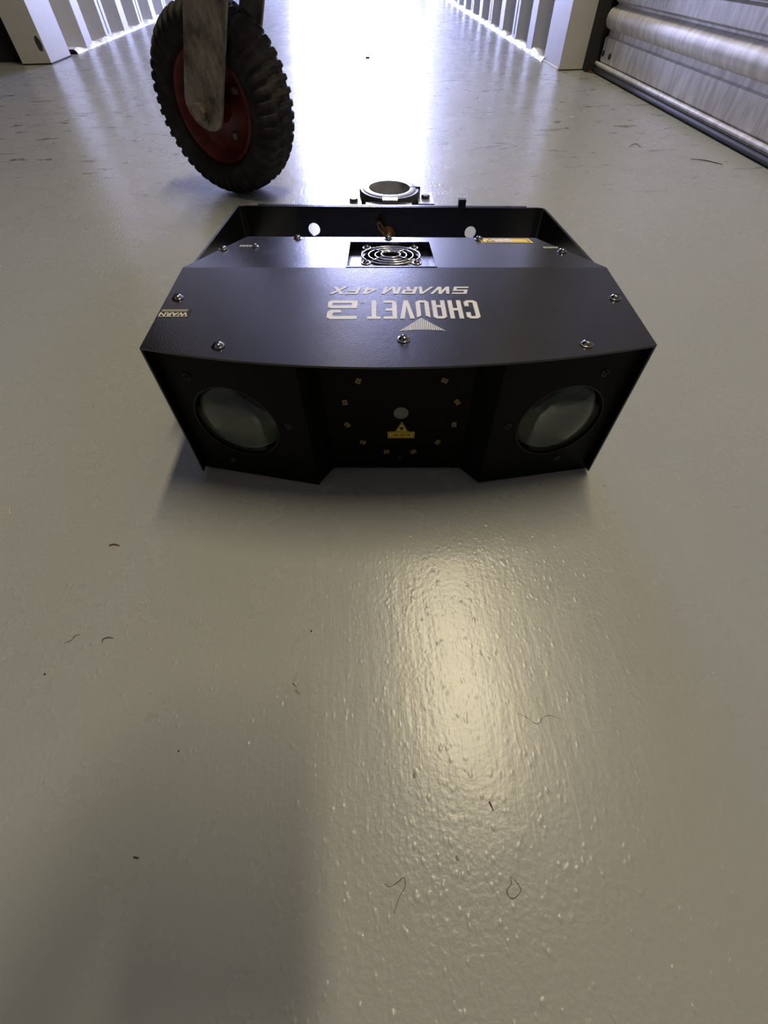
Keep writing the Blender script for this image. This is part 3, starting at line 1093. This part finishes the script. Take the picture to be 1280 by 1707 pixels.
# ================================================================== the trolley wheel
WC = Vector((-0.215, 0.949, 0.1155))
phi = math.radians(242.4)
n_ax = Vector((math.cos(phi), math.sin(phi), 0))
t_ax = Vector((-math.sin(phi), math.cos(phi), 0))
wroot = empty('trolley_wheel', (WC.x, WC.y, 0))
tag(wroot, 'knobbly black rubber trolley wheel with red rim in a worn steel fork', 'wheel')
WT = Matrix((t_ax, Vector((0, 0, 1)), n_ax)).transposed().to_4x4()      # local z = axle, pointing to the camera side
WT = Matrix.Translation((0, 0, WC.z)) @ WT
Rt, Wt = 0.1145, 0.041
bm = bmesh.new()
NT_, NS = 46 * 10, 40
rings = []
for i in range(NT_):
    th = 2 * math.pi * i / NT_
    row = []
    for j in range(NS):
        a = 2 * math.pi * j / NS
        ca, sa = math.cos(a), math.sin(a)
        # section: z across the tyre, radial outwards
        z = Wt * (abs(ca) ** 0.8) * (1 if ca > 0 else -1)
        rad = 0.087 + (0.0275 - 0.0035) * (abs(sa) ** 0.75) * (1 if sa > 0 else -0.85)
        lug = 0.0
        if sa > 0.10:
            zz = abs(z) / Wt
            phs = 46 * th + (math.pi if z > 0 else 0) * 1.0
            if zz > 0.42:
                q = math.sin(phs + 0.5 * zz)
                lug = 0.0042 * max(0, min(1, 0.5 + q * 2.2)) * min(1, (sa - 0.10) / 0.25)
            elif zz < 0.34:
                q = math.sin(46 * th + 3.0 * abs(z) / Wt * 3)
                lug = 0.0036 * max(0, min(1, 0.5 + q * 2.2))
        lug += 0.0006 * pnoise(Vector((math.cos(th) * 9, math.sin(th) * 9, a * 2)))
        dirz, dirr = ca, sa
        z2 = z + lug * dirz * 0.8
        rad2 = rad + lug * max(dirr, 0.15) + 0.0
        row.append(bm.verts.new(WT @ Vector((rad2 * math.cos(th), rad2 * math.sin(th), z2))))
    rings.append(row)
for i in range(NT_):
    A, B = rings[i], rings[(i + 1) % NT_]
    for j in range(NS):
        bm.faces.new((A[j], B[j], B[(j + 1) % NS], A[(j + 1) % NS]))
zmin = min(v.co.z for v in bm.verts)
for v in bm.verts:
    v.co.z -= zmin
link('tyre', bm, 'tyre', wroot, smooth=True)
bm = bmesh.new()
for s in (1, -1):
    T = WT if s > 0 else WT @ Matrix.Rotation(math.pi, 4, 'X')
    lathe(bm, [(0.071, 0.022), (0.0705, 0.031), (0.067, 0.0335), (0.063, 0.030), (0.058, 0.018), (0.050, 0.012), (0.030, 0.010), (0.022, 0.012), (0.020, 0.030), (0.0, 0.030)], 64, T)
rm = link('rim', bm, 'rim', wroot, smooth=True, auto=50)
for k, a in enumerate((-62, -152, 28, 118)):
    a = math.radians(a)
    bm = bmesh.new()
    lathe(bm, [(0.006, 0), (0.006, 0.002), (0.004, 0.005), (0, 0.005)], 6, WT @ Matrix.Translation((0.041 * math.cos(a), 0.041 * math.sin(a), 0.0115)))
    link('rim_bolt', bm, 'fork', rm, smooth=True, auto=40)
# fork plates
for s in (1, -1):
    bm = bmesh.new()
    rake = Vector((0.42, 0.91)).normalized()
    side = Vector((rake.y, -rake.x))
    hw = 0.0325 if s > 0 else 0.019
    pts = []
    for i in range(9):
        a = math.radians(180 + 180 * i / 8)
        # blunt, slightly pointed end
        c0 = side * (hw * math.cos(a)) + rake * (0.024 * math.sin(a)) + Vector((0.002, 0.002))
        pts.append((c0.x, c0.y))
    top = 0.20
    e = rake * (top / rake.y)
    pts.append(((e + side * hw).x, (e + side * hw).y))
    pts.append(((e - side * hw).x, (e - side * hw).y))
    slab(bm, pts, [], 0.0045, WT @ Matrix.Translation((0, 0, s * 0.0525 + (0.00225))))
    bmesh.ops.bevel(bm, geom=[e_ for e_ in bm.edges if len(e_.link_faces) == 2 and e_.calc_face_angle(0) > 1.2], offset=0.0007, segments=2, affect='EDGES')
    link('fork_plate', bm, 'fork', wroot)
bm = bmesh.new()
lathe(bm, [(0.0, -0.066), (0.0085, -0.066), (0.0085, 0.058), (0.0, 0.058)], 16, WT)
link('axle', bm, 'fork', wroot, smooth=True, auto=40)
bm = bmesh.new()
lathe(bm, [(0.0155, 0.0545), (0.0155, 0.0565), (0.0115, 0.0568), (0.0115, 0.0640), (0.0095, 0.066), (0, 0.066)], 6, WT)
link('axle_nut', bm, 'fork', wroot)
bm = bmesh.new()
e = rake * (0.20 / rake.y)
box(bm, e.x - 0.036, e.x + 0.036, 0.196, 0.202, -0.0545, 0.0545, WT)
box(bm, e.x - 0.05, e.x + 0.05, 0.217, 0.223, -0.06, 0.06, WT)
lathe(bm, [(0.028, 0), (0.028, 0.0155)], 28, WT @ frame((e.x, 0.202, 0), (1, 0, 0), (0, 0, -1)))
link('fork_crown', bm, 'fork', wroot, smooth=True, auto=40)


# ================================================================== things lying on the floor
def floor_pt(px, py):
    d = w + r * ((px - 640) / F_PX) - u * ((py - 853.5) / F_PX)
    k_ = -CAM_POS.z / d.z
    return CAM_POS + d * k_


def fibre(name, px, mat, rad, label, cat, lift=0.0004):
    P = [floor_pt(*p) for p in px]
    # smooth the chain
    Q = []
    for i in range(len(P) - 1):
        a, b_ = P[i], P[i + 1]
        p0 = P[i - 1] if i else a
        p3 = P[i + 2] if i + 2 < len(P) else b_
        for k_ in range(4):
            t_ = k_ / 4
            Q.append(0.5 * ((2 * a) + (b_ - p0) * t_ + (2 * p0 - 5 * a + 4 * b_ - p3) * t_ * t_ + (3 * a - p0 - 3 * b_ + p3) * t_ ** 3))
    Q.append(P[-1])
    c0 = Q[len(Q) // 2].copy()
    bm = bmesh.new()
    N = len(Q)
    tube(bm, [(q.x - c0.x, q.y - c0.y, rad + lift * (1 + math.sin(i * 0.9))) for i, q in enumerate(Q)], [rad * (0.45 + 0.55 * math.sin(math.pi * (i + 0.5) / N)) for i in range(N)], 6)
    o = link(name, bm, mat, smooth=True)
    o.location = (c0.x, c0.y, -lift * 0.5)
    tag(o, label, cat)


fibre('plant_scrap', [(183, 911), (187, 908), (193, 908), (200, 910)], 'brown_leaf', 0.0006, 'tiny curled brown plant scrap on floor left of the effect light', 'debris')
fibre('fibre', [(171, 1071), (173, 1065), (181, 1063), (189, 1064)], 'dark_fibre', 0.00030, 'short dark hooked fibre at the left of the floor', 'debris')
fibre('fibre', [(108, 1072), (118, 1068), (126, 1060), (134, 1058)], 'dark_fibre', 0.00018, 'thin faint wavy fibre beside the short hooked fibre, further left', 'debris')
fibre('straw', [(17, 848), (18, 860)], 'dry_straw', 0.00045, 'short pale straw sliver at the left edge of the floor', 'debris')
fibre('fibre', [(641, 1472), (650, 1478), (662, 1471), (673, 1463), (675, 1478), (665, 1497), (657, 1522)], 'dark_fibre', 0.00014, 'long bent dark hair on the floor near the bottom middle', 'debris')
fibre('fibre', [(850, 1461), (852, 1474), (845, 1483), (848, 1494), (857, 1497), (868, 1485), (862, 1472), (851, 1461)], 'dark_fibre', 0.00014, 'dark hair curled in a closed loop near the bottom right', 'debris')
fibre('fibre', [(815, 1336), (819, 1344), (822, 1351)], 'dark_fibre', 0.00030, 'tiny straight dark fibre inside the warm highlight on the floor', 'debris')
fibre('fibre', [(862, 1189), (880, 1197), (895, 1207), (905, 1196), (918, 1193), (940, 1201)], 'dark_fibre', 0.00010, 'long thin wavy hair crossing the right side of the warm highlight', 'debris')
fibre('fibre', [(223, 1428), (232, 1430)], 'dark_fibre', 0.00030, 'short dark dash in the shadow at the lower left of the floor', 'debris')
fibre('straw', [(1150, 266), (1180, 269), (1204, 275)], 'smudge', 0.0007, 'thin dark sliver on the floor near the roller shutter', 'debris')
fibre('fibre', [(1048, 245), (1060, 240), (1068, 246)], 'dark_fibre', 0.00050, 'small dark curl of thread on floor left of the sliver by the shutter', 'debris')


def flake(name, px, py, size, mat, label, n=9, h_=0.0012, stretch=1.0, rot=0.0):
    P = floor_pt(px, py)
    bm = bmesh.new()
    ring = []
    for i in range(n):
        a = 2 * math.pi * i / n
        rr = size * random.uniform(0.6, 1.1)
        x, y = rr * math.cos(a), rr * math.sin(a) * stretch
        x, y = x * math.cos(rot) - y * math.sin(rot), x * math.sin(rot) + y * math.cos(rot)
        ring.append((x, y, h_ * random.uniform(0.2, 1.0)))
    top_ = [bm.verts.new(p) for p in ring]
    bot_ = [bm.verts.new((p[0] * 0.95, p[1] * 0.95, 0)) for p in ring]
    c1 = bm.verts.new((0, 0, h_ * 1.1))
    c2 = bm.verts.new((0, 0, 0))
    for i in range(n):
        j = (i + 1) % n
        bm.faces.new((top_[i], top_[j], c1))
        bm.faces.new((bot_[j], bot_[i], c2))
        bm.faces.new((top_[i], bot_[i], bot_[j], top_[j]))
    o = link(name, bm, mat)
    o.location = (P.x, P.y, 0)
    tag(o, label, 'debris')


flake('paint_flake', 495, 1133, 0.0026, 'grey_flake', 'raised jagged grey paint flake at the middle left of the bare floor', stretch=2.0, h_=0.0014)
flake('paint_flake', 497, 1152, 0.0017, 'grey_flake', 'smaller grey paint flake just below the jagged one', stretch=1.0, h_=0.0012)
flake('grit', 691, 1291, 0.0012, 'grey_flake', 'round grit bump in the left part of the warm highlight', h_=0.0012, stretch=1.4)
flake('grit', 762, 1430, 0.0010, 'grey_flake', 'small grey grit bump low in the warm highlight, between the two hairs', h_=0.0011, stretch=1.4)
flake('grit', 75, 1124, 0.0007, 'dark_fibre', 'small black speck of grit on the far left of the floor', h_=0.0007)
flake('grit', 519, 1052, 0.0007, 'dark_fibre', 'tiny dark speck of grit above the jagged paint flake', h_=0.0007)
flake('grit', 298, 1252, 0.0006, 'dark_fibre', 'tiny black speck where the lower left shadow begins', h_=0.0006)
flake('crumb', 953, 197, 0.0035, 'white_crumb', 'tiny white crumb on the floor in front of the right white post', h_=0.003)
flake('crumb', 612, 97, 0.012, 'smudge', 'dark crumb in the bright reflection far down the corridor', h_=0.004, stretch=0.6)


# the phone that takes the picture, and the hand that holds it : both throw the soft shade on the floor
PM = Matrix((r, u, -w)).transposed().to_4x4()
PM.translation = CAM_POS
bm = bmesh.new()
slab(bm, [(-0.058, -0.012), (-0.055, -0.016), (0.019, -0.016), (0.022, -0.012), (0.022, 0.128), (0.018, 0.132), (-0.054, 0.132), (-0.058, 0.128)],
     [], 0.008, PM @ Matrix.Translation((0, 0, 0.014)))
o = link('smartphone', bm, 'black_plastic')
tag(o, 'black smartphone held low over the floor in front of the effect light', 'phone')
simple('skin', (0.42, 0.24, 0.17), 0.5, bump=(200, 0.2, 0.0006))
simple('dark_cloth', (0.03, 0.032, 0.04), 0.9, bump=(500, 0.4, 0.0008))
ch = [((-0.16, 0.02, 0.46), 0.042, 0.042), ((-0.125, 0.04, 0.27), 0.036, 0.034), ((-0.095, 0.06, 0.12), 0.026, 0.020),
      ((-0.088, 0.068, 0.082), 0.030, 0.015), ((-0.080, 0.072, 0.050), 0.038, 0.014)]
V_ = [PM @ Vector(c[0]) for c in ch]
RAD = [(c[1], c[2]) for c in ch]
ED = [(i, i + 1) for i in range(len(ch) - 1)]


def finger(pts, rads, root_i):
    prev = root_i
    for p, q in zip(pts, rads):
        V_.append(PM @ Vector(p))
        RAD.append((q, q))
        ED.append((prev, len(V_) - 1))
        prev = len(V_) - 1


for b0, l_, r0 in ((0.036, 0.86, 0.0078), (0.058, 1.0, 0.0088), (0.080, 1.05, 0.0088), (0.102, 0.96, 0.0085)):
    finger([(-0.078, b0, 0.030), (-0.071, b0, 0.002), (-0.071 + 0.020 * l_, b0 + 0.001, -0.0065), (-0.071 + 0.038 * l_, b0 + 0.002, -0.0062)],
           [r0 * 1.1, r0, r0 * 0.92, r0 * 0.8], 4)
finger([(-0.066, 0.050, 0.046), (-0.048, 0.066, 0.031), (-0.026, 0.084, 0.0235)], [0.0115, 0.0100, 0.0085], 3)
me = bpy.data.meshes.new('person')
me.from_pydata(V_, ED, [])
me.materials.append(MAT['skin'])
hand = bpy.data.objects.new('person', me)
COL.objects.link(hand)
md = hand.modifiers.new('skin', 'SKIN')
for i, sv in enumerate(me.skin_vertices[0].data):
    sv.radius = RAD[i]
    sv.use_root = (i == 0)
md.use_smooth_shade = True
md2 = hand.modifiers.new('sub', 'SUBSURF')
md2.levels = md2.render_levels = 2
tag(hand, 'hand and forearm in a dark sleeve holding the black smartphone', 'person')
bm = bmesh.new()
tube(bm, [PM @ Vector(p) for p in ((-0.162, 0.019, 0.475), (-0.145, 0.03, 0.38), (-0.125, 0.04, 0.27), (-0.112, 0.048, 0.20), (-0.105, 0.052, 0.165))],
     [0.058, 0.054, 0.047, 0.042, 0.040], 20)
link('sleeve', bm, 'dark_cloth', hand, smooth=True)
